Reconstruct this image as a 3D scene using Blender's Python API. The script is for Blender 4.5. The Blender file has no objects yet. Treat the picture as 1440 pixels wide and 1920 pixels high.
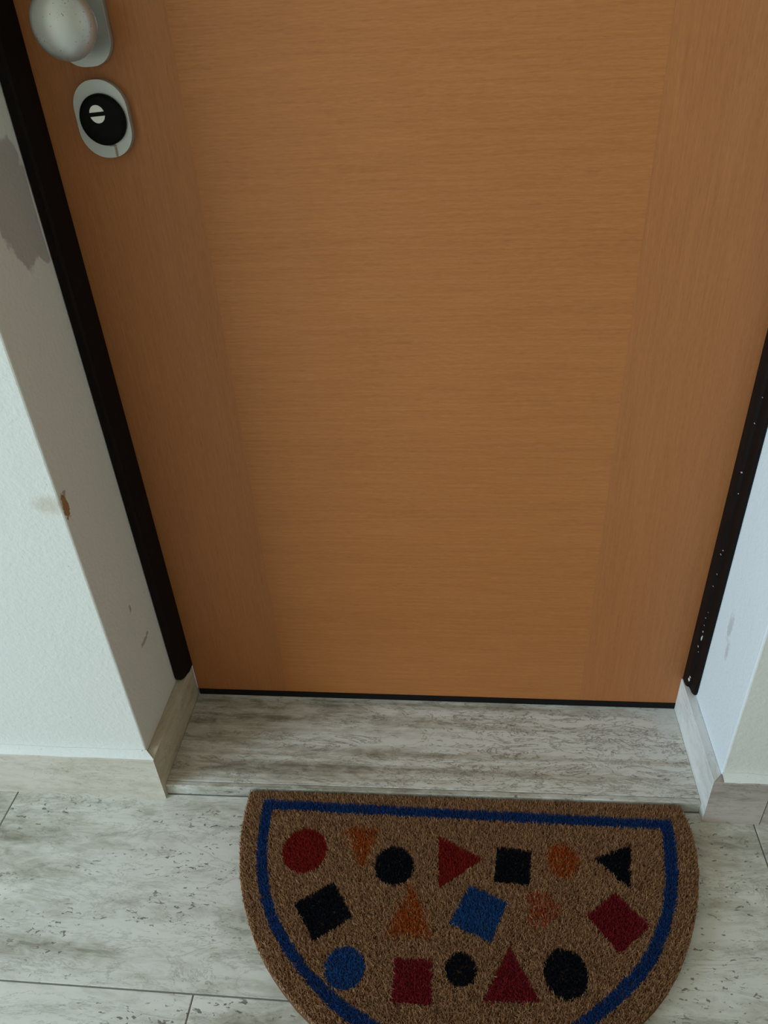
import bpy, bmesh, math, random
import numpy as np
from mathutils import Vector, Matrix

S = bpy.context.scene
COL = S.collection
rng = np.random.default_rng(7)
random.seed(7)

# ------------------------------------------------------------------ camera, world, light, exposure
cam_data = bpy.data.cameras.new('camera')
cam = bpy.data.objects.new('camera', cam_data)
COL.objects.link(cam)
cam.location = (0.05068, -0.93915, 1.08284)
cam.rotation_mode = 'XYZ'
cam.rotation_euler = (math.radians(55.4926), math.radians(2.8931), math.radians(4.9166))
cam_data.sensor_fit = 'VERTICAL'
cam_data.sensor_height = 24.0
cam_data.lens = 1436.52 / 1920 * 24.0
cam_data.clip_start = 0.02
S.camera = cam

world = bpy.data.worlds.new('sky')
S.world = world
world.use_nodes = True
bg = world.node_tree.nodes['Background']
bg.inputs[0].default_value = (0.62, 0.78, 1.0, 1)
bg.inputs[1].default_value = 0.8

la = bpy.data.lights.new('window_daylight', 'AREA')
la.shape = 'RECTANGLE'
la.size = 1.9
la.size_y = 1.8
la.energy = 122
la.color = (0.665, 0.862, 1.0)
lo = bpy.data.objects.new('window_daylight', la)
COL.objects.link(lo)
lo.location = (-3.22, -2.15, 1.3)
lo.rotation_euler = (0, math.radians(-90), 0)      # shines towards +x, into the landing

S.view_settings.view_transform = 'Standard'
S.view_settings.look = 'None'
S.view_settings.gamma = 1
S.view_settings.exposure = 0.0
S.view_settings.use_curve_mapping = False


# ------------------------------------------------------------------ node helpers
def srgb(r, g, b):
    f = lambda c: (c / 12.92 if c <= 0.04045 else ((c + 0.055) / 1.055) ** 2.4)
    return (f(r / 255), f(g / 255), f(b / 255), 1)


class NT:
    """Small wrapper that keeps node graphs readable."""

    def __init__(self, name):
        self.m = bpy.data.materials.new(name)
        self.m.use_nodes = True
        self.t = self.m.node_tree
        self.b = self.t.nodes['Principled BSDF']

    def n(self, typ, **kw):
        nd = self.t.nodes.new(typ)
        for k, v in kw.items():
            setattr(nd, k, v)
        return nd

    def put(self, sock, v):
        if isinstance(v, bpy.types.NodeSocket):
            self.t.links.new(v, sock)
        else:
            sock.default_value = v

    def coords(self, scale=(1, 1, 1), vary=False):
        tc = self.n('ShaderNodeTexCoord')
        out = tc.outputs['Object']
        if vary:
            oi = self.n('ShaderNodeObjectInfo')
            mu = self.n('ShaderNodeVectorMath', operation='SCALE')
            cx = self.n('ShaderNodeCombineXYZ')
            for i in range(3):
                self.put(cx.inputs[i], oi.outputs['Random'])
            self.put(mu.inputs[0], cx.outputs[0])
            self.put(mu.inputs['Scale'], 37.0)
            ad = self.n('ShaderNodeVectorMath', operation='ADD')
            self.put(ad.inputs[0], out)
            self.put(ad.inputs[1], mu.outputs[0])
            out = ad.outputs[0]
        mp = self.n('ShaderNodeMapping')
        mp.inputs['Scale'].default_value = scale
        self.put(mp.inputs['Vector'], out)
        return mp.outputs[0]

    def noise(self, vec, scale=5.0, detail=4.0, rough=0.5, dist=0.0):
        nd = self.n('ShaderNodeTexNoise')
        self.put(nd.inputs['Vector'], vec)
        nd.inputs['Scale'].default_value = scale
        nd.inputs['Detail'].default_value = detail
        nd.inputs['Roughness'].default_value = rough
        nd.inputs['Distortion'].default_value = dist
        return nd.outputs['Fac']

    def ramp(self, fac, stops):
        nd = self.n('ShaderNodeValToRGB')
        e = nd.color_ramp.elements
        e[0].position, e[0].color = stops[0]
        e[1].position, e[1].color = stops[-1]
        for pos, c in stops[1:-1]:
            k = e.new(pos)
            k.color = c
        self.put(nd.inputs[0], fac)
        return nd.outputs[0]

    def step(self, v, lo, hi):
        nd = self.n('ShaderNodeMapRange', interpolation_type='SMOOTHSTEP')
        self.put(nd.inputs[0], v)
        nd.inputs[1].default_value = lo
        nd.inputs[2].default_value = hi
        return nd.outputs[0]

    def math(self, op, a, b=0.0):
        nd = self.n('ShaderNodeMath', operation=op)
        self.put(nd.inputs[0], a)
        self.put(nd.inputs[1], b)
        return nd.outputs[0]

    def mix(self, fac, a, b, mode='MIX'):
        nd = self.n('ShaderNodeMix', data_type='RGBA', blend_type=mode)
        self.put(nd.inputs[0], fac)
        self.put(nd.inputs[6], a)
        self.put(nd.inputs[7], b)
        return nd.outputs[2]

    def blob(self, centre, radii, wob=0.0, wscale=30.0, soft=0.25):
        """mask of an irregular blot at a place on the thing (object space)"""
        tc = self.n('ShaderNodeTexCoord')
        sub = self.n('ShaderNodeVectorMath', operation='SUBTRACT')
        self.put(sub.inputs[0], tc.outputs['Object'])
        sub.inputs[1].default_value = centre
        div = self.n('ShaderNodeVectorMath', operation='DIVIDE')
        self.put(div.inputs[0], sub.outputs[0])
        div.inputs[1].default_value = radii
        ln = self.n('ShaderNodeVectorMath', operation='LENGTH')
        self.put(ln.inputs[0], div.outputs[0])
        v = ln.outputs['Value']
        if wob:
            w = self.noise(tc.outputs['Object'], wscale, 4, 0.6)
            v = self.math('ADD', v, self.math('MULTIPLY', self.math('SUBTRACT', w, 0.5), wob))
        return self.step(v, 1.0 + soft, 1.0 - soft)

    def bump(self, h, strength=0.3, dist=0.001):
        nd = self.n('ShaderNodeBump')
        nd.inputs['Strength'].default_value = strength
        nd.inputs['Distance'].default_value = dist
        self.put(nd.inputs['Height'], h)
        self.put(self.b.inputs['Normal'], nd.outputs[0])

    def done(self, col, rough=0.5, metal=0.0, spec=None):
        self.put(self.b.inputs['Base Color'], col)
        self.put(self.b.inputs['Roughness'], rough)
        self.b.inputs['Metallic'].default_value = metal
        if spec is not None:
            self.b.inputs['Specular IOR Level'].default_value = spec
        return self.m


def plain(name, col, rough=0.5, metal=0.0, spec=None):
    return NT(name).done(col, rough, metal, spec)


# ------------------------------------------------------------------ materials
def mat_plaster(name, left=False, right=False, base=srgb(228, 228, 224), base2=srgb(216, 214, 207)):
    t = NT(name)
    v = t.coords()
    cloud = t.noise(v, 3.0, 3, 0.5)
    col = t.mix(t.math('MULTIPLY', cloud, 0.25), base, base2)
    if left:
        blot = t.blob((-0.443, -0.083, 0.905), (0.05, 0.047, 0.066), 0.9, 28, 0.06)
        low = t.blob((-0.443, -0.052, 0.862), (0.05, 0.020, 0.034), 0.6, 40, 0.06)
        m = t.math('MAXIMUM', blot, low)
        col = t.mix(t.math('MULTIPLY', m, 0.85), col, srgb(176, 170, 168))
        rim = t.blob((-0.443, -0.0440, 0.875), (0.05, 0.0022, 0.055), 0.3, 60, 0.3)
        col = t.mix(t.math('MULTIPLY', rim, 0.8), col, srgb(235, 228, 226))
        chip = t.blob((-0.443, -0.181, 0.562), (0.012, 0.007, 0.017), 1.9, 150, 0.12)
        col = t.mix(chip, col, srgb(166, 124, 86))
        chip2 = t.blob((-0.443, -0.176, 0.580), (0.012, 0.005, 0.004), 1.2, 200, 0.2)
        col = t.mix(t.math('MULTIPLY', chip2, 0.6), col, srgb(120, 106, 88))
        rub = t.blob((-0.458, -0.19, 0.572), (0.02, 0.01, 0.012), 1.4, 110, 0.5)
        col = t.mix(t.math('MULTIPLY', rub, 0.35), col, srgb(176, 150, 110))
        for c, r in (((-0.443, -0.10, 0.252), (.01, .012, .004)), ((-0.443, -0.085, 0.255), (.01, .004, .003)),
                     ((-0.443, -0.11, 0.33), (.01, .003, .006))):
            k = t.blob(c, r, 1.8, 180, 0.3)
            col = t.mix(t.math('MULTIPLY', k, 0.55), col, srgb(110, 98, 84))
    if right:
        # cooler white on the reveal, up to the corner: window light put into colour
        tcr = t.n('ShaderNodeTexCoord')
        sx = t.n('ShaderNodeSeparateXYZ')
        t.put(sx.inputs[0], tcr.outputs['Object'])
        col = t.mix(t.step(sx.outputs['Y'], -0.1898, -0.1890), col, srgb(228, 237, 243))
        k = t.blob((0.4375, -0.090, 0.300), (.01, .007, .022), 2.2, 140, 0.5)
        col = t.mix(t.math('MULTIPLY', k, 0.4), col, srgb(150, 150, 152))
        k = t.blob((0.4375, -0.10, 0.262), (.01, .005, .016), 2.2, 150, 0.5)
        col = t.mix(t.math('MULTIPLY', k, 0.4), col, srgb(150, 150, 152))
    speck = t.step(t.noise(v, 220, 1, 0.4), 0.80, 0.84)
    col = t.mix(t.math('MULTIPLY', speck, 0.5), col, srgb(128, 118, 104))
    h = t.math('ADD', t.noise(v, 160, 3, 0.55), t.math('MULTIPLY', t.noise(v, 55, 2, 0.5), 0.8))
    t.bump(h, 0.35, 0.0022)
    return t.done(col, 0.8, spec=0.25)


def mat_travertine(name, light, mid, dark, vein=0.5, pits=0.6, freq=1.0, axis=0, vary=True, rough=0.42, smear=None, bands=0.4):
    t = NT(name)

    def stretched(k, f=1.0):
        s = [f, f, f]
        s[axis] = k * f
        return t.coords(tuple(s), vary)

    def ridge(n_, w):
        return t.step(t.math('ABSOLUTE', t.math('SUBTRACT', n_, 0.5)), w, 0.0)
    v = stretched(0.30, freq)
    cloud = t.noise(v, 9, 9, 0.62, 0.5)                      # cloudy patches, drawn out along the bedding
    band = t.noise(stretched(0.035, freq), 26, 5, 0.6, 0.25)  # straight bedding bands
    fine = t.noise(stretched(0.35), 60, 6, 0.68, 0.8)
    m = t.math('ADD', t.math('MULTIPLY', cloud, 0.72 - bands * .5), t.math('ADD', t.math('MULTIPLY', band, bands * .5), t.math('MULTIPLY', fine, 0.28)))
    col = t.ramp(m, [(0.385, dark), (0.47, mid), (0.55, light), (0.64, tuple(min(1, k * 1.06) for k in light[:3]) + (1,))])
    # crinkled thin veins in swarms
    swarm = t.step(t.noise(stretched(0.12), 14, 3, 0.5), 0.45, 0.60)
    w1 = ridge(t.noise(stretched(0.28, freq), 30, 7, 0.66, 0.9), 0.022)
    w2 = ridge(t.noise(stretched(0.22, freq), 16, 8, 0.68, 1.2), 0.013)
    lines = t.math('MULTIPLY', t.math('MAXIMUM', t.math('MULTIPLY', w1, swarm), w2), vein)
    col = t.mix(lines, col, tuple(k * .72 for k in dark[:3]) + (1,))
    # elongated pores
    pn = t.noise(stretched(0.45), 190, 3, 0.6, 0.6)
    sw2 = t.step(t.noise(stretched(0.3), 18, 3, 0.5), 0.38, 0.60)
    pit = t.math('MULTIPLY', t.step(pn, 0.615, 0.66), sw2)
    col = t.mix(t.math('MULTIPLY', pit, pits), col, tuple(k * .45 for k in dark[:3]) + (1,))
    if smear:
        for c, r in smear:
            k = t.blob(c, r, 1.1, 60, 0.3)
            col = t.mix(t.math('MULTIPLY', k, 0.75), col, srgb(214, 218, 216))
    h = t.math('SUBTRACT', t.math('MULTIPLY', m, 0.2), t.math('ADD', t.math('MULTIPLY', pit, 0.8), t.math('MULTIPLY', lines, 0.3)))
    t.bump(h, 0.4, 0.0012)
    return t.done(col, rough, spec=0.4)


def mat_veneer(name, grain_axis, c1, c2):
    """straight-grained veneer; grain runs along grain_axis (0 = x, 2 = z)"""
    t = NT(name)
    lo_, hi_ = 4.5, 150.0
    s = (lo_, 1, hi_) if grain_axis == 0 else (hi_, 1, lo_)
    v = t.coords(s, True)
    g1 = t.noise(v, 2.4, 7, 0.68, 0.1)
    s3 = (45.0, 1, 340.0) if grain_axis == 0 else (340.0, 1, 45.0)
    g2 = t.noise(t.coords(s3, True), 2.0, 3, 0.6)
    s4 = (0.8, 1, 9.0) if grain_axis == 0 else (9.0, 1, 0.8)
    g3 = t.noise(t.coords(s4, True), 1.4, 3, 0.5)
    g = t.math('ADD', t.math('MULTIPLY', g1, 0.48), t.math('ADD', t.math('MULTIPLY', g2, 0.37), t.math('MULTIPLY', g3, 0.13)))
    col = t.ramp(g, [(0.32, c2), (0.50, tuple((x + y) / 2 for x, y in zip(c1, c2))), (0.68, c1)])
    # short dark pores of the beech figure
    p = t.step(t.noise(t.coords((9, 1, 200) if grain_axis == 0 else (200, 1, 9), True), 4.0, 2, 0.5), 0.66, 0.75)
    col = t.mix(t.math('MULTIPLY', p, 0.28), col, tuple(k * .5 for k in c2[:3]) + (1,))
    t.bump(g, 0.08, 0.0006)
    return t.done(col, t.math('ADD', 0.42, t.math('MULTIPLY', g2, 0.12)), spec=0.4)


def mat_satin(name, col, spots=False):
    t = NT(name)
    v = t.coords()
    c = t.mix(t.math('MULTIPLY', t.noise(v, 35, 4, 0.6), 0.5), col, tuple(k * .78 for k in col[:3]) + (1,))
    if spots:
        sp = t.math('MULTIPLY', t.step(t.noise(v, 420, 2, 0.5), 0.645, 0.69), t.step(t.noise(v, 45, 2, 0.5), 0.50, 0.60))
        c = t.mix(t.math('MULTIPLY', sp, 0.7), c, srgb(45, 45, 42))
    return t.done(c, t.math('ADD', 0.30, t.math('MULTIPLY', t.noise(v, 60, 3, 0.5), 0.14)), 0.6)


def mat_lockplate():
    t = NT('satin_silver_lock_plate')
    col = srgb(186, 190, 190)
    k = t.blob((0.0078, -0.012, -0.0335), (.0017, .006, .008), 1.0, 400, 0.4)
    c = t.mix(t.math('MULTIPLY', k, 0.75), col, srgb(104, 82, 52))
    k = t.blob((0.0045, -0.012, -0.0265), (.005, .006, .0012), 1.0, 400, 0.4)
    c = t.mix(t.math('MULTIPLY', k, 0.75), c, srgb(92, 70, 42))
    return t.done(c, 0.42, 0.55)


def mat_fibre(name, cols, rough=0.85):
    """coir fibres: every fibre its own shade"""
    t = NT(name)
    g = t.n('ShaderNodeNewGeometry')
    r = g.outputs['Random Per Island']
    n_ = len(cols)
    col = t.ramp(r, [(i / (n_ - 1), c) for i, c in enumerate(cols)])
    v = t.coords()
    col = t.mix(t.math('MULTIPLY', t.noise(v, 24, 4, 0.6), 0.5), col, tuple(k * .8 for k in cols[1][:3]) + (1,))
    return t.done(col, rough, spec=0.15)


M_WALL_L = mat_plaster('cream_plaster_with_stains', left=True)
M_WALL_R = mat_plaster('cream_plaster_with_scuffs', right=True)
M_WALL = mat_plaster('cream_plaster')
M_FAR = mat_plaster('sand_beige_plaster', base=srgb(206, 193, 170), base2=srgb(192, 180, 158))
M_TILE = mat_travertine('pale_travertine', srgb(220, 219, 213), srgb(193, 190, 180), srgb(142, 138, 123), 0.36, 0.85)
M_SLAB = mat_travertine('veined_travertine', srgb(218, 216, 210), srgb(188, 182, 171), srgb(129, 121, 107), 0.72, 0.5, 1.4, bands=0.95,
                        vary=False, smear=[((0.405, -0.035, 0.022), (0.022, 0.030, 0.01)), ((0.418, -0.005, 0.022), (0.02, 0.012, 0.01))])
M_SKIRT = mat_travertine('beige_travertine', srgb(216, 208, 196), srgb(200, 192, 177), srgb(160, 149, 133), 0.25, 0.25, 0.8)
M_SKIRT_SIDE = mat_travertine('beige_travertine_along_the_reveal', srgb(208, 198, 178), srgb(192, 180, 158), srgb(152, 140, 118), 0.3, 0.3, 0.8, axis=1)
M_SKIRT_WHITE = mat_travertine('travertine_smeared_with_white_filler', srgb(228, 230, 229), srgb(214, 215, 212), srgb(178, 175, 166), 0.3, 0.15, 0.8, axis=1)
M_SKIRT_GREY = mat_travertine('taupe_travertine', srgb(192, 180, 174), srgb(172, 160, 154), srgb(131, 120, 110), 0.3, 0.3, 0.8)
M_FILLER = NT('white_filler')
_v = M_FILLER.coords()
M_FILLER.bump(M_FILLER.noise(_v, 120, 4, 0.6), 0.4, 0.002)
_c = M_FILLER.mix(M_FILLER.math('MULTIPLY', M_FILLER.step(M_FILLER.noise(_v, 130, 2, .5), .72, .76), .6), srgb(232, 234, 232), srgb(120, 112, 100))
M_FILLER = M_FILLER.done(_c, 0.75, spec=0.2)
M_GROUT = plain('grey_grout', srgb(128, 128, 122), 0.9)
M_PANEL = mat_veneer('beech_veneer_grain_across', 0, srgb(191, 123, 68), srgb(163, 99, 51))
M_STILE = mat_veneer('beech_veneer_grain_upright', 2, srgb(184, 118, 68), srgb(159, 97, 53))
M_BLACK = NT('dark_brown_black_lacquer')
_v = M_BLACK.coords()
M_BLACK = M_BLACK.done(M_BLACK.mix(M_BLACK.noise(_v, 30, 3, .5), srgb(20, 14, 12), srgb(26, 18, 16)), 0.6, spec=0.12)
M_SEAL = plain('black_rubber', srgb(16, 14, 13), 0.7, spec=0.2)
M_KNOB = mat_satin('satin_chrome_knob', srgb(206, 210, 210), True)
M_PLATE = mat_satin('satin_silver_backplate', srgb(186, 190, 188))
M_LOCK = mat_lockplate()
M_DISC = plain('black_satin_plastic', srgb(9, 9, 8), 0.55, spec=0.12)
M_SHUTTER = plain('bright_white_enamel', srgb(245, 246, 244), 0.3)
M_FLECK = plain('white_paint_fleck', srgb(225, 225, 222), 0.7)
M_BOARD = plain('painted_wood_white', srgb(235, 235, 232), 0.5)

COIR = mat_fibre('brown_coir', [srgb(72, 51, 35), srgb(166, 122, 89), srgb(197, 149, 112), srgb(225, 182, 141)])
COIR_BASE = plain('brown_coir_backing', srgb(103, 74, 53), 0.95, spec=0.1)
DYE = {
    'navy': mat_fibre('blue_black_dyed_coir', [srgb(6, 13, 23), srgb(10, 19, 31), srgb(15, 25, 39)]),
    'blue': mat_fibre('blue_dyed_coir', [srgb(21, 59, 113), srgb(30, 79, 145), srgb(42, 97, 164)]),
    'border': mat_fibre('dark_blue_dyed_coir', [srgb(19, 50, 106), srgb(28, 67, 133), srgb(38, 83, 149)]),
    'red': mat_fibre('red_dyed_coir', [srgb(117, 22, 19), srgb(146, 31, 25), srgb(165, 45, 36)]),
    'crimson': mat_fibre('crimson_dyed_coir', [srgb(110, 19, 31), srgb(138, 29, 43), srgb(156, 43, 56)]),
    'orange': mat_fibre('faded_orange_dyed_coir', [srgb(145, 62, 20), srgb(182, 81, 24), srgb(203, 97, 33)]),
    'rust': mat_fibre('faded_rust_red_dyed_coir', [srgb(155, 60, 31), srgb(183, 72, 39), srgb(195, 90, 52)]),
}


# ------------------------------------------------------------------ mesh helpers
def link(name, me, mat, parent=None, loc=(0, 0, 0), rot=(0, 0, 0)):
    o = bpy.data.objects.new(name, me)
    COL.objects.link(o)
    if mat:
        me.materials.clear()
        me.materials.append(mat)
    o.location = loc
    o.rotation_euler = rot
    if parent:
        o.parent = parent
    return o


def finish(bm, name, mat, parent=None, loc=(0, 0, 0), rot=(0, 0, 0), smooth=False):
    bmesh.ops.recalc_face_normals(bm, faces=bm.faces)
    me = bpy.data.meshes.new(name)
    bm.to_mesh(me)
    bm.free()
    if smooth:
        for p in me.polygons:
            p.use_smooth = True
    return link(name, me, mat, parent, loc, rot)


def add_box(bm, a, b, bev=0.0, seg=2):
    r = bmesh.ops.create_cube(bm, size=1)
    vs = r['verts']
    for v in vs:
        v.co = Vector([(a[i] + b[i]) / 2 + v.co[i] * (b[i] - a[i]) for i in range(3)])
    if bev:
        es = list({e for v in vs for e in v.link_edges})
        bmesh.ops.bevel(bm, geom=es, offset=bev, segments=seg, affect='EDGES', profile=0.5)


def box(name, a, b, mat, parent=None, bev=0.0, seg=2):
    """box with its origin at the middle of its bottom"""
    o = Vector(((a[0] + b[0]) / 2, (a[1] + b[1]) / 2, a[2]))
    if parent:
        o = Vector((0, 0, 0))
    bm = bmesh.new()
    add_box(bm, Vector(a) - o, Vector(b) - o, bev, seg)
    return finish(bm, name, mat, parent, o)


def prism(bm, poly, d0, d1, axis=2, bev=0.0):
    """extrude a polygon (in the two other axes) from d0 to d1 along axis"""
    def P(u, w, d):
        return {2: (u, w, d), 1: (u, d, w), 0: (d, u, w)}[axis]
    lo_ = [bm.verts.new(P(u, w, d0)) for u, w in poly]
    hi_ = [bm.verts.new(P(u, w, d1)) for u, w in poly]
    n = len(poly)
    fs = [bm.faces.new(lo_), bm.faces.new(hi_)]
    for i in range(n):
        fs.append(bm.faces.new((lo_[i], lo_[(i + 1) % n], hi_[(i + 1) % n], hi_[i])))
    if bev:
        bmesh.ops.bevel(bm, geom=list(fs[1].edges), offset=bev, segments=3, affect='EDGES', profile=0.5)
    return fs


def lathe(bm, prof, seg=48, axis='Y'):
    """prof: list of (radius, height); axis runs along -Y"""
    rings = []
    for r, h in prof:
        if r < 1e-6:
            rings.append([bm.verts.new((0, -h, 0))])
        else:
            rings.append([bm.verts.new((r * math.cos(2 * math.pi * i / seg), -h, r * math.sin(2 * math.pi * i / seg))) for i in range(seg)])
    for a, b in zip(rings, rings[1:]):
        for i in range(seg):
            j = (i + 1) % seg
            if len(a) == 1:
                bm.faces.new((a[0], b[i], b[j]))
            elif len(b) == 1:
                bm.faces.new((a[i], b[0], a[j]))
            else:
                bm.faces.new((a[i], b[i], b[j], a[j]))


def tag(o, label=None, cat=None, kind=None, group=None):
    if label:
        o['label'] = label
    if cat:
        o['category'] = cat
    if kind:
        o['kind'] = kind
    if group:
        o['group'] = group
    return o


def empty(name, loc=(0, 0, 0)):
    o = bpy.data.objects.new(name, None)
    o.empty_display_size = 0.1
    COL.objects.link(o)
    o.location = loc
    return o


# ------------------------------------------------------------------ dimensions of the place
XL, XR = -0.443, 0.4375        # reveal faces left and right of the door
YF = -0.19                     # front face of the walls beside the door
W = 0.425                      # half of the door opening between the frame edges
ZT = 0.023                     # top of the travertine threshold
HB = 0.098                     # height of the baseboards
TL_, TR_ = 0.016, 0.0146       # baseboard thickness left / right
ROOM_W, ROOM_E, ROOM_S, ROOM_Z = -3.2, 1.7, -3.6, 2.7

ef = lambda x: -0.1945 + 0.0105 * (x + 0.2845)      # front line of the threshold

# ------------------------------------------------------------------ structure
# floor: a grout bed carrying one travertine tile after another
floor = empty('floor', (0, 0, 0))
tag(floor, 'pale travertine tiled floor of the landing in front of the door', 'floor', 'structure')
box('grout_bed', (ROOM_W, ROOM_S, -0.03), (ROOM_E, 0.06, -0.0012), M_GROUT, floor)
TW, TH, G = 0.592, 0.297, 0.0011
row_offset = {10: -0.18, 11: 0.22, 0: -0.092, 1: -0.295, 2: 0.06, 3: -0.2, 4: 0.12, 5: -0.05, 6: -0.33, 7: 0.2, 8: -0.12, 9: 0.03}
for r in range(12):
    y1 = -0.1972 - r * TH
    y0 = max(y1 - TH, ROOM_S)
    if y1 - y0 < 0.02:
        continue
    k0 = math.floor((ROOM_W - row_offset[r]) / TW)
    for k in range(k0, k0 + 10):
        x0 = max(row_offset[r] + k * TW, ROOM_W)
        x1 = min(row_offset[r] + (k + 1) * TW, ROOM_E)
        if x1 - x0 < 0.02:
            continue
        bm = bmesh.new()
        add_box(bm, (x0 + G, y0 + G, -0.012), (x1 - G, y1 - G, 0.0), 0.0006, 1)
        if r == 0:
            for v in bm.verts:
                if v.co.y > y1 - 0.01:
                    v.co.y += ef(min(max(v.co.x, -0.7), 0.6)) - 0.0006 - y1
        finish(bm, 'tile', M_TILE, floor)

# walls beside the door: each one the pier with its reveal
o = box('wall_left', (ROOM_W, YF, 0), (XL, 0.10, ROOM_Z), M_WALL_L, None, 0.0025)
o.data.transform(Matrix.Translation(o.location)); o.location = (0, 0, 0)
tag(o, 'cream plaster wall left of the door with grey stained reveal', 'wall', 'structure')
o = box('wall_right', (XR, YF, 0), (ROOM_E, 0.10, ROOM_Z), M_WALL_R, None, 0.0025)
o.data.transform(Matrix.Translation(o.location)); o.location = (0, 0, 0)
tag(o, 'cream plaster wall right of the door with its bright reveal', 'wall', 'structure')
o = box('wall_above', (XL, YF, 2.14), (XR, 0.10, ROOM_Z), M_WALL)
tag(o, 'cream plaster wall over the top of the door', 'wall', 'structure')
o = box('wall_back', (ROOM_W - .1, ROOM_S - .1, 0), (ROOM_E + .1, ROOM_S, ROOM_Z), M_FAR)
tag(o, 'beige plaster wall of the landing facing the door', 'wall', 'structure')
o = box('wall_east', (ROOM_E, ROOM_S, 0), (ROOM_E + .1, 0.10, ROOM_Z), M_FAR)
tag(o, 'beige plaster end wall of the landing opposite the window', 'wall', 'structure')
o = box('ceiling', (ROOM_W - .1, ROOM_S - .1, ROOM_Z), (ROOM_E + .1, 0.10, ROOM_Z + .1), M_FAR)
tag(o, 'plain beige ceiling of the landing above the door', 'ceiling', 'structure')
bm = bmesh.new()
wy0, wy1, wz0, wz1 = -3.12, -1.18, 0.38, 2.22
add_box(bm, (ROOM_W - .1, ROOM_S, 0), (ROOM_W, wy0, ROOM_Z))
add_box(bm, (ROOM_W - .1, wy1, 0), (ROOM_W, 0.10, ROOM_Z))
add_box(bm, (ROOM_W - .1, wy0, 0), (ROOM_W, wy1, wz0))
add_box(bm, (ROOM_W - .1, wy0, wz1), (ROOM_W, wy1, ROOM_Z))
o = finish(bm, 'wall_west', M_FAR)
tag(o, 'beige plaster end wall of the landing holding the window', 'wall', 'structure')
bm = bmesh.new()
for a, b in (((ROOM_W - .03, wy0, wz0), (ROOM_W + .02, wy0 + .04, wz1)), ((ROOM_W - .03, wy1 - .04, wz0), (ROOM_W + .02, wy1, wz1)),
             ((ROOM_W - .03, wy0, wz0), (ROOM_W + .02, wy1, wz0 + .04)), ((ROOM_W - .03, wy0, wz1 - .04), (ROOM_W + .02, wy1, wz1))):
    add_box(bm, a, b, 0.004, 1)
o = finish(bm, 'window_1', M_BOARD)
tag(o, 'white framed window that lights the landing from the side', 'window', 'structure')

# threshold slab in front of the door
XA, XB = XL + TL_ + 0.0002, XR - TR_ - 0.0002
thr = empty('trim_1', (0, 0, 0))
tag(thr, 'veined travertine threshold slab with a pale front strip before the door', 'threshold', 'structure')
bm = bmesh.new()
prism(bm, [(XA, ef(XA) + .0092), (XB, ef(XB) + .0092), (XB, 0.05), (XA, 0.05)], 0.0, ZT, 2, 0.0006)
finish(bm, 'slab', M_SLAB, thr)
bm = bmesh.new()
prism(bm, [(XA, ef(XA)), (XB, ef(XB)), (XB, ef(XB) + .0085), (XA, ef(XA) + .0085)], 0.0, ZT - 0.0006, 2, 0.0012)
finish(bm, 'riser', M_TILE, thr)['label'] = 'pale stone strip facing the mat'

# baseboards: travertine strips with a mitred corner and white filler on the top edge
def mitred(parent, sgn, xw, th, x_end, m_front, m_side, label_front=None, label_side=None):
    xi = xw + sgn * th                        # face of the strip inside the reveal
    pts = [(x_end, YF), (xw, YF), (xi, YF - th), (x_end, YF - th)]
    bm = bmesh.new()
    prism(bm, pts, 0.0, HB, 2, 0.0012)
    f = finish(bm, 'skirting_tile', m_front, parent)
    if label_front:
        f['label'] = label_front
    bm = bmesh.new()
    prism(bm, [(xw, YF), (xi, YF - th), (xi, -0.0005), (xw, -0.0005)], 0.0, HB, 2, 0.0012)
    s = finish(bm, 'skirting_tile', m_side, parent)
    if label_side:
        s['label'] = label_side
    return f, s

def filler(parent, x0, x1, ya, yb, seed, label, tip=None):
    """a bead of white filler smeared over the top edge"""
    rnd = random.Random(seed)
    n = 60
    bm = bmesh.new()
    A, B, C_ = [], [], []
    for i in range(n + 1):
        u = i / n
        x = x0 + (x1 - x0) * u
        xb = x if tip is None else x0 + (tip - x0) * u
        A.append(bm.verts.new((xb, yb + 0.0003, HB - 0.0015 + rnd.uniform(-.0008, .0004))))
        B.append(bm.verts.new((xb, yb + 0.002, HB + 0.0012 + rnd.uniform(-.0004, .0005))))
        C_.append(bm.verts.new((x, ya, HB + 0.0032 + rnd.uniform(-.0014, .0022))))
    for i in range(n):
        bm.faces.new((A[i], A[i + 1], B[i + 1], B[i]))
        bm.faces.new((B[i], B[i + 1], C_[i + 1], C_[i]))
    o = finish(bm, 'filler_bead', M_FILLER, parent, smooth=True)
    o['label'] = label
    return o

bl = empty('baseboard_left')
tag(bl, 'beige travertine baseboard turning the corner left of the door', 'baseboard', 'structure')
mitred(bl, 1, XL, TL_, ROOM_W, M_SKIRT, M_SKIRT_SIDE)
filler(bl, ROOM_W, XL, YF - 0.0002, YF - TL_ - 0.0004, 3, 'white filler along the top edge', XL + TL_)
br = empty('baseboard_right')
tag(br, 'travertine baseboard turning the corner right of the door, white-smeared inside', 'baseboard', 'structure')
f, s = mitred(br, -1, XR, TR_, 0.507, M_SKIRT_GREY, M_SKIRT_WHITE, 'taupe stone strip', 'stone strip smeared with white filler')
bm = bmesh.new()
prism(bm, [(0.5086, YF), (0.5086, YF - TR_), (ROOM_E, YF - TR_), (ROOM_E, YF)], 0.0, HB, 2, 0.0012)
finish(bm, 'skirting_tile', M_SKIRT_GREY, br)['label'] = 'taupe stone strip'
filler(br, XR, ROOM_E, YF - 0.0002, YF - TR_ - 0.0004, 5, 'white filler along the top edge', ROOM_E)
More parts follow.
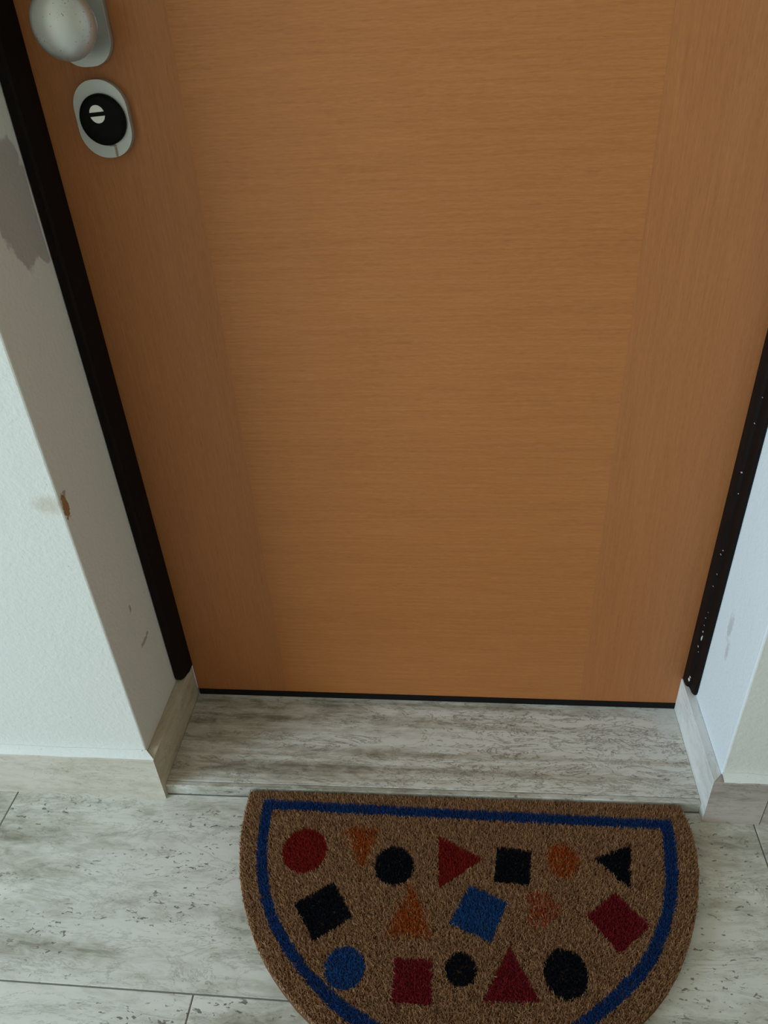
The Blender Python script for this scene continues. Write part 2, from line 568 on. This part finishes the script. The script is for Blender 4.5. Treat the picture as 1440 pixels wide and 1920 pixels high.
# black door frame: one jamb each side, a head over the top
def jamb(name, sgn, xw, label):
    e = sgn * -W                                # inner edge against the door leaf
    d = e - xw                                  # signed width
    prof = [(xw, 0.0), (xw, -0.0405), (xw + d * .06, -0.0425), (xw + d * .60, -0.0425), (xw + d * .74, -0.0395), (e, -0.020), (e, 0.0)] if sgn > 0 else [
            (xw, 0.0), (xw, -0.0405), (xw + d * .06, -0.0425), (xw + d * .34, -0.0425), (xw + d * .46, -0.0395),
            (xw + d * .52, -0.027), (xw + d * .60, -0.0235), (xw + d * .86, -0.0215), (xw + d * .96, -0.018), (e, -0.012), (e, 0.0)]
    bm = bmesh.new()
    zs = [HB + 0.0005, HB + 0.004, HB + 0.012, 2.14]
    rings = [[bm.verts.new((x, (y * (0.82 if i == 0 else 0.95 if i == 1 else 1)), z)) for x, y in prof] for i, z in enumerate(zs)]
    n = len(prof)
    for a, b in zip(rings, rings[1:]):
        for i in range(n):
            j = (i + 1) % n
            bm.faces.new((a[i], a[j], b[j], b[i]))
    bm.faces.new(rings[0]); bm.faces.new(rings[-1])
    o = finish(bm, name, M_BLACK)
    tag(o, label, 'door frame', 'structure')
    return o

jl = jamb('trim_2', 1, XL, 'black door frame jamb along the stained left reveal')
jr = jamb('trim_3', -1, XR, 'black door frame jamb with white paint flecks, right side')
o = box('trim_4', (-W, -0.0425, 2.07), (W, 0.0, 2.14), M_BLACK, None, 0.003)
tag(o, 'black door frame head across the top of the door', 'door frame', 'structure')
# chips of white paint on the right jamb
bm = bmesh.new()
rnd = random.Random(4)
spots = [(0.4264, -0.0185, 0.120, .0012, .0044), (0.4272, -0.0205, 0.1255, .0010, .0014), (0.4295, -0.0245, 0.214, .0008, .0060), (0.4290, -0.0238, 0.227, .0004, .0020)]
for k in range(16):
    spots.append((rnd.uniform(0.4268, 0.4300), None, rnd.uniform(.13, .75), rnd.uniform(.0003, .00055), rnd.uniform(.0004, .0009)))
for x, y, z, w_, h_ in spots:
    y = -0.0240
    ring = []
    for i in range(7):
        a = 2 * math.pi * i / 7
        q = rnd.uniform(.6, 1.1)
        ring.append((x + w_ * q * math.cos(a), z + h_ * q * math.sin(a)))
    prism(bm, ring, y + 0.003, y - 0.0004, 1)
o = finish(bm, 'paint_fleck', M_FLECK, jr)
o['label'] = 'white paint flecks'
o['kind'] = 'stuff'

# the door leaf
door = empty('door_1', (0, 0, ZT))
tag(door, 'light brown beech veneer entrance door with silver knob and lock', 'door', 'structure')
def leaf(name, a, b, mat, bev=0.0):
    bm = bmesh.new()
    add_box(bm, (a[0], a[1], a[2] - ZT), (b[0], b[1], b[2] - ZT), bev, 1)
    return finish(bm, name, mat, door)
ZB = 0.037
leaf('panel', (-0.2598, 0.0, ZB), (0.2602, 0.045, 2.069), M_PANEL)['label'] = 'centre veneer with grain running across'
leaf('stile', (-0.4257, 0.0001, ZB), (-0.2598, 0.045, 2.069), M_STILE)
leaf('stile', (0.2602, 0.0001, ZB), (0.4257, 0.045, 2.069), M_STILE)
leaf('bottom_seal', (-0.4245, -0.001, ZT + 0.0005), (0.4245, 0.04, ZB - 0.0002), M_SEAL)['label'] = 'black strip under the leaf'

def rounded(wd, h0, h1, rad, n=10):
    pts = []
    for cx, cz, a0 in ((wd / 2 - rad, h1 - rad, 0), (-wd / 2 + rad, h1 - rad, 90), (-wd / 2 + rad, h0 + rad, 180), (wd / 2 - rad, h0 + rad, 270)):
        for i in range(n + 1):
            a = math.radians(a0 + 90 * i / n)
            pts.append((cx + rad * math.cos(a), cz + rad * math.sin(a)))
    return pts

# knob with its long backplate
KX, KZ = -0.354, 1.067
bm = bmesh.new()
fs = prism(bm, rounded(0.060, -0.041, 0.066, 0.026), 0.0, -0.0105, 1)
bmesh.ops.bevel(bm, geom=list(fs[1].edges), offset=0.006, segments=4, affect='EDGES', profile=0.6)
bp = finish(bm, 'backplate', M_PLATE, door, (KX, 0, KZ - ZT), smooth=False)
for p in bp.data.polygons:
    p.use_smooth = len(p.vertices) <= 4
bp['label'] = 'long silver backplate behind the knob'
bm = bmesh.new()
prof = [(0.020, 0.010), (0.019, 0.013), (0.0150, 0.018), (0.0140, 0.026), (0.0160, 0.031), (0.0225, 0.034), (0.0290, 0.0385), (0.0325, 0.0440),
        (0.0332, 0.0490), (0.0322, 0.0545), (0.0290, 0.0600), (0.0240, 0.0640), (0.0175, 0.0668), (0.0090, 0.0682), (0, 0.0686)]
lathe(bm, prof, 56)
kn = finish(bm, 'knob', M_KNOB, door, (KX, 0, KZ - ZT), smooth=True)
kn['label'] = 'round satin silver knob with dark specks'

# lock: oval plate, black round cover, white key shutter with a slot
LX, LZ = -0.3525, 0.9745
bm = bmesh.new()
fs = prism(bm, rounded(0.061, -0.0395, 0.0395, 0.029, 14), 0.0, -0.0105, 1)
bmesh.ops.bevel(bm, geom=list(fs[1].edges), offset=0.0045, segments=4, affect='EDGES', profile=0.6)
lp = finish(bm, 'lock_plate', M_LOCK, door, (LX, 0, LZ - ZT))
for p in lp.data.polygons:
    p.use_smooth = len(p.vertices) <= 4
lp['label'] = 'small oval silver plate with a rust mark'
bm = bmesh.new()
lathe(bm, [(0.0262, 0.008), (0.0262, 0.0140), (0.0252, 0.0166), (0.0225, 0.0178), (0.0130, 0.0184), (0, 0.0186)], 56)
ds = finish(bm, 'cylinder_cover', M_DISC, lp, (0.0012, 0, 0.0), smooth=True)
ds['label'] = 'black round lock cylinder cover'
ang = math.radians(3)
for sg in (1, -1):
    bm = bmesh.new()
    pts = []
    R_, hs = 0.0086, 0.0020
    a0 = math.asin(hs / R_)
    for i in range(17):
        a = a0 + (math.pi - 2 * a0) * i / 16
        x, z = R_ * math.cos(a), R_ * math.sin(a) * sg * 1.06
        pts.append((x * math.cos(ang) - z * math.sin(ang), x * math.sin(ang) + z * math.cos(ang)))
    prism(bm, pts, -0.0170, -0.0189, 1)
    h = finish(bm, 'key_shutter', M_SHUTTER, lp, (-0.0015, 0, 0.0065))
    h['label'] = 'white half disc beside the key slot'

# ------------------------------------------------------------------ half-moon coir doormat
Z0, Z1 = 0.012, 0.0255
outline = [(-0.2850, -0.1972), (-0.2856, -0.2269), (-0.2835, -0.2677), (-0.2770, -0.3043), (-0.2672, -0.3421), (-0.2544, -0.3762),
           (-0.2401, -0.4044), (-0.2236, -0.4322), (-0.2065, -0.4549), (-0.1904, -0.4728), (-0.1744, -0.4885), (-0.1541, -0.5064),
           (-0.1261, -0.5265), (-0.0950, -0.5460), (-0.0500, -0.5690), (0.0000, -0.5850), (0.0550, -0.5920), (0.1100, -0.5850),
           (0.1600, -0.5690), (0.2050, -0.5470), (0.2450, -0.5210), (0.2773, -0.4963), (0.2994, -0.4770), (0.3178, -0.4576),
           (0.3382, -0.4314), (0.3545, -0.4045), (0.3717, -0.3680), (0.3846, -0.3304), (0.3936, -0.2972), (0.3985, -0.2663),
           (0.3988, -0.2396), (0.3965, -0.2120), (0.3910, -0.1905)]
b_out = [(-0.259, -0.2124), (-0.2569, -0.2581), (-0.2505, -0.305), (-0.2414, -0.3416), (-0.2277, -0.3763), (-0.2068, -0.4125), (-0.1758, -0.4492),
         (-0.1401, -0.4832), (-0.1115, -0.5056), (-0.0865, -0.5205), (-0.040, -0.5400), (0.010, -0.5520), (0.060, -0.5560), (0.110, -0.5500),
         (0.165, -0.5320), (0.2161, -0.5062), (0.2327, -0.495), (0.2598, -0.4753), (0.2868, -0.451), (0.312, -0.4220), (0.3352, -0.3831),
         (0.3532, -0.3411), (0.3653, -0.2968), (0.3716, -0.2524), (0.3721, -0.2167)]
b_in = [(-0.2418, -0.2296), (-0.2388, -0.277), (-0.2312, -0.3198), (-0.2184, -0.3598), (-0.1995, -0.3969), (-0.1731, -0.4305), (-0.1442, -0.4597),
        (-0.1129, -0.4843), (-0.0802, -0.5038), (-0.0466, -0.5185), (0.000, -0.5320), (0.060, -0.5370), (0.110, -0.5320), (0.155, -0.5190),
        (0.1941, -0.5035), (0.2164, -0.4885), (0.2432, -0.4676), (0.2684, -0.4451), (0.2911, -0.4222), (0.3095, -0.3958), (0.3294, -0.3567),
        (0.3424, -0.3178), (0.3510, -0.2719), (0.3541, -0.2329)]


def disc(cx, cy, rx, ry, n=28):
    return [(cx + rx * math.cos(2 * math.pi * i / n), cy + ry * math.sin(2 * math.pi * i / n)) for i in range(n)]


prints = [
    ('printed_circle', 'red', 'red circle', disc(-.1783, -.2956, .0334, .0360)),
    ('printed_triangle', 'orange', 'faded orange triangle pointing at the viewer', [(-.1228, -.2568), (-.0705, -.2526), (-.0883, -.3247)]),
    ('printed_circle', 'navy', 'black circle beside the red triangle', disc(-.0422, -.3124, .0288, .0300)),
    ('printed_triangle', 'red', 'red triangle pointing sideways', [(.0213, -.2603), (.0236, -.3439), (.0880, -.2956)]),
    ('printed_square', 'navy', 'black upright square', [(.1081, -.2739), (.1590, -.2785), (.1518, -.3316), (.1032, -.3290)]),
    ('printed_circle', 'orange', 'faded orange circle', disc(.2024, -.2905, .0235, .0260)),
    ('printed_triangle', 'navy', 'black triangle', [(.2493, -.2854), (.3049, -.2605), (.2929, -.3291)]),
    ('printed_square', 'navy', 'black tilted square', [(-.1797, -.3769), (-.1275, -.3421), (-.0938, -.3907), (-.1442, -.4265)]),
    ('printed_triangle', 'orange', 'faded orange triangle pointing at the door', [(-.0146, -.3382), (.0176, -.4111), (-.0478, -.4129)]),
    ('printed_square', 'blue', 'blue tilted square', [(.0672, -.3355), (.1203, -.3579), (.0951, -.4138), (.0393, -.3908)]),
    ('printed_pentagon', 'rust', 'faded rust coloured patch', [(.1476, -.3411), (.1765, -.3407), (.1950, -.3620), (.1725, -.3862), (.1520, -.3930)]),
    ('printed_square', 'crimson', 'crimson tilted square', [(.2712, -.3340), (.3094, -.3802), (.2631, -.4187), (.2267, -.3694)]),
    ('printed_circle', 'blue', 'blue circle', disc(-.0967, -.4582, .0265, .0280)),
    ('printed_square', 'crimson', 'crimson upright square', [(-.0320, -.4422), (.0181, -.4391), (.0187, -.4949), (-.0322, -.4962)]),
    ('printed_circle', 'navy', 'small black circle', disc(.0555, -.4501, .0207, .0214)),
    ('printed_triangle', 'crimson', 'crimson triangle pointing at the door', [(.1197, -.4169), (.1562, -.4831), (.0831, -.4875)]),
    ('printed_circle', 'navy', 'largest black circle', disc(.1909, -.4470, .0283, .0312)),
]


def inside(px, py, poly):
    c = np.zeros(len(px), bool)
    n = len(poly)
    for i in range(n):
        x1, y1 = poly[i]
        x2, y2 = poly[(i + 1) % n]
        if y1 == y2:
            continue
        c ^= ((y1 > py) != (y2 > py)) & (px < (x2 - x1) * (py - y1) / (y2 - y1) + x1)
    return c


def fibre_mesh(name, x, y, z0, ln, rad, tx, ty):
    """one slim three-sided spike per fibre, all in one mesh"""
    n = len(x)
    a0 = rng.uniform(0, 2 * np.pi, n)
    V = np.zeros((n, 4, 3), np.float32)
    for k in range(3):
        V[:, k, 0] = x + rad * np.cos(a0 + k * 2.0944)
        V[:, k, 1] = y + rad * np.sin(a0 + k * 2.0944)
        V[:, k, 2] = z0
    V[:, 3, 0] = x + tx * ln
    V[:, 3, 1] = y + ty * ln
    V[:, 3, 2] = z0 + ln * np.sqrt(np.maximum(.1, 1 - tx ** 2 - ty ** 2))
    tri = np.array([[0, 1, 3], [1, 2, 3], [2, 0, 3]])
    F = (np.arange(n)[:, None, None] * 4 + tri[None]).reshape(-1, 3).astype(np.int32)
    me = bpy.data.meshes.new(name)
    me.vertices.add(n * 4)
    me.vertices.foreach_set('co', V.ravel())
    me.loops.add(len(F) * 3)
    me.loops.foreach_set('vertex_index', F.ravel())
    me.polygons.add(len(F))
    me.polygons.foreach_set('loop_start', np.arange(0, len(F) * 3, 3, dtype=np.int32))
    me.polygons.foreach_set('loop_total', np.full(len(F), 3, np.int32))
    me.update()
    me.validate()
    return me


mat_o = empty('doormat', (0.055, -0.39, 0.0))
tag(mat_o, 'half-moon brown coir doormat printed with coloured shapes and a blue border', 'doormat')
OFF = Vector((0.055, -0.39, 0.0))
bm = bmesh.new()
prism(bm, [(x - OFF.x, y - OFF.y) for x, y in outline], 0.0, Z0 + 0.003, 2)
bk = finish(bm, 'backing', COIR_BASE, mat_o)

PITCH = 0.00150
gx, gy = np.meshgrid(np.arange(-0.292, 0.405, PITCH), np.arange(-0.600, -0.19, PITCH))
fx = gx.ravel() + rng.uniform(-.5, .5, gx.size) * PITCH
fy = gy.ravel() + rng.uniform(-.5, .5, gx.size) * PITCH
k = inside(fx, fy, outline)
fx, fy = fx[k], fy[k]
def edge_dist(px, py):
    d = np.full(len(px), 1.0)
    for (x1, y1), (x2, y2) in zip(outline, outline[1:] + outline[:1]):
        L2 = (x2 - x1) ** 2 + (y2 - y1) ** 2
        u = np.clip(((px - x1) * (x2 - x1) + (py - y1) * (y2 - y1)) / L2, 0, 1)
        d = np.minimum(d, np.hypot(px - x1 - u * (x2 - x1), py - y1 - u * (y2 - y1)))
    return d


# length and lean of every fibre; those at the cut edge are held upright by their neighbours
N = len(fx)
fade = np.clip(edge_dist(fx, fy) / 0.010, .25, 1)
LN = rng.uniform(.0082, .0130, N) * (.80 + .20 * fade)
TX = rng.normal(0, .36, N).clip(-.75, .75) * fade
TY = rng.normal(-.05, .36, N).clip(-.75, .75) * fade
RAD = rng.uniform(.0008, .0014, N)
# the print lies on the tips: each fibre takes the dye of the place where its tip ends up
px_, py_ = fx + TX * LN * .85, fy + TY * LN * .85
region = np.full(N, -1)
jit = rng.normal(0, 0.0004, (2, N))
region[inside(px_ + jit[0], py_ + jit[1], b_out) & ~inside(px_ + jit[0], py_ + jit[1], b_in)] = 100
for i, (nm, dye, lab, poly) in enumerate(prints):
    if dye in ('orange', 'rust'):           # worn print: patchy and frayed
        wj = rng.normal(0, 0.0036, (2, N))
        k = inside(px_ + wj[0], py_ + wj[1], poly) & (rng.random(N) < (0.80 if dye == 'orange' else 0.60))
    else:
        k = inside(px_ + jit[0], py_ + jit[1], poly)
    region[k] = i


def tufts(name, k, mat, label):
    n = int(k.sum())
    me = fibre_mesh(name, fx[k] - OFF.x, fy[k] - OFF.y, np.full(n, Z0 + .0015), LN[k], RAD[k], TX[k], TY[k])
    o = link(name, me, mat, mat_o)
    o['kind'] = 'stuff'
    o['label'] = label
    return o


tufts('pile', region == -1, COIR, 'brown coir pile')
tufts('printed_border', region == 100, DYE['border'], 'dark blue border stripe')
for i, (nm, dye, lab, poly) in enumerate(prints):
    tufts(nm, region == i, DYE[dye], lab)
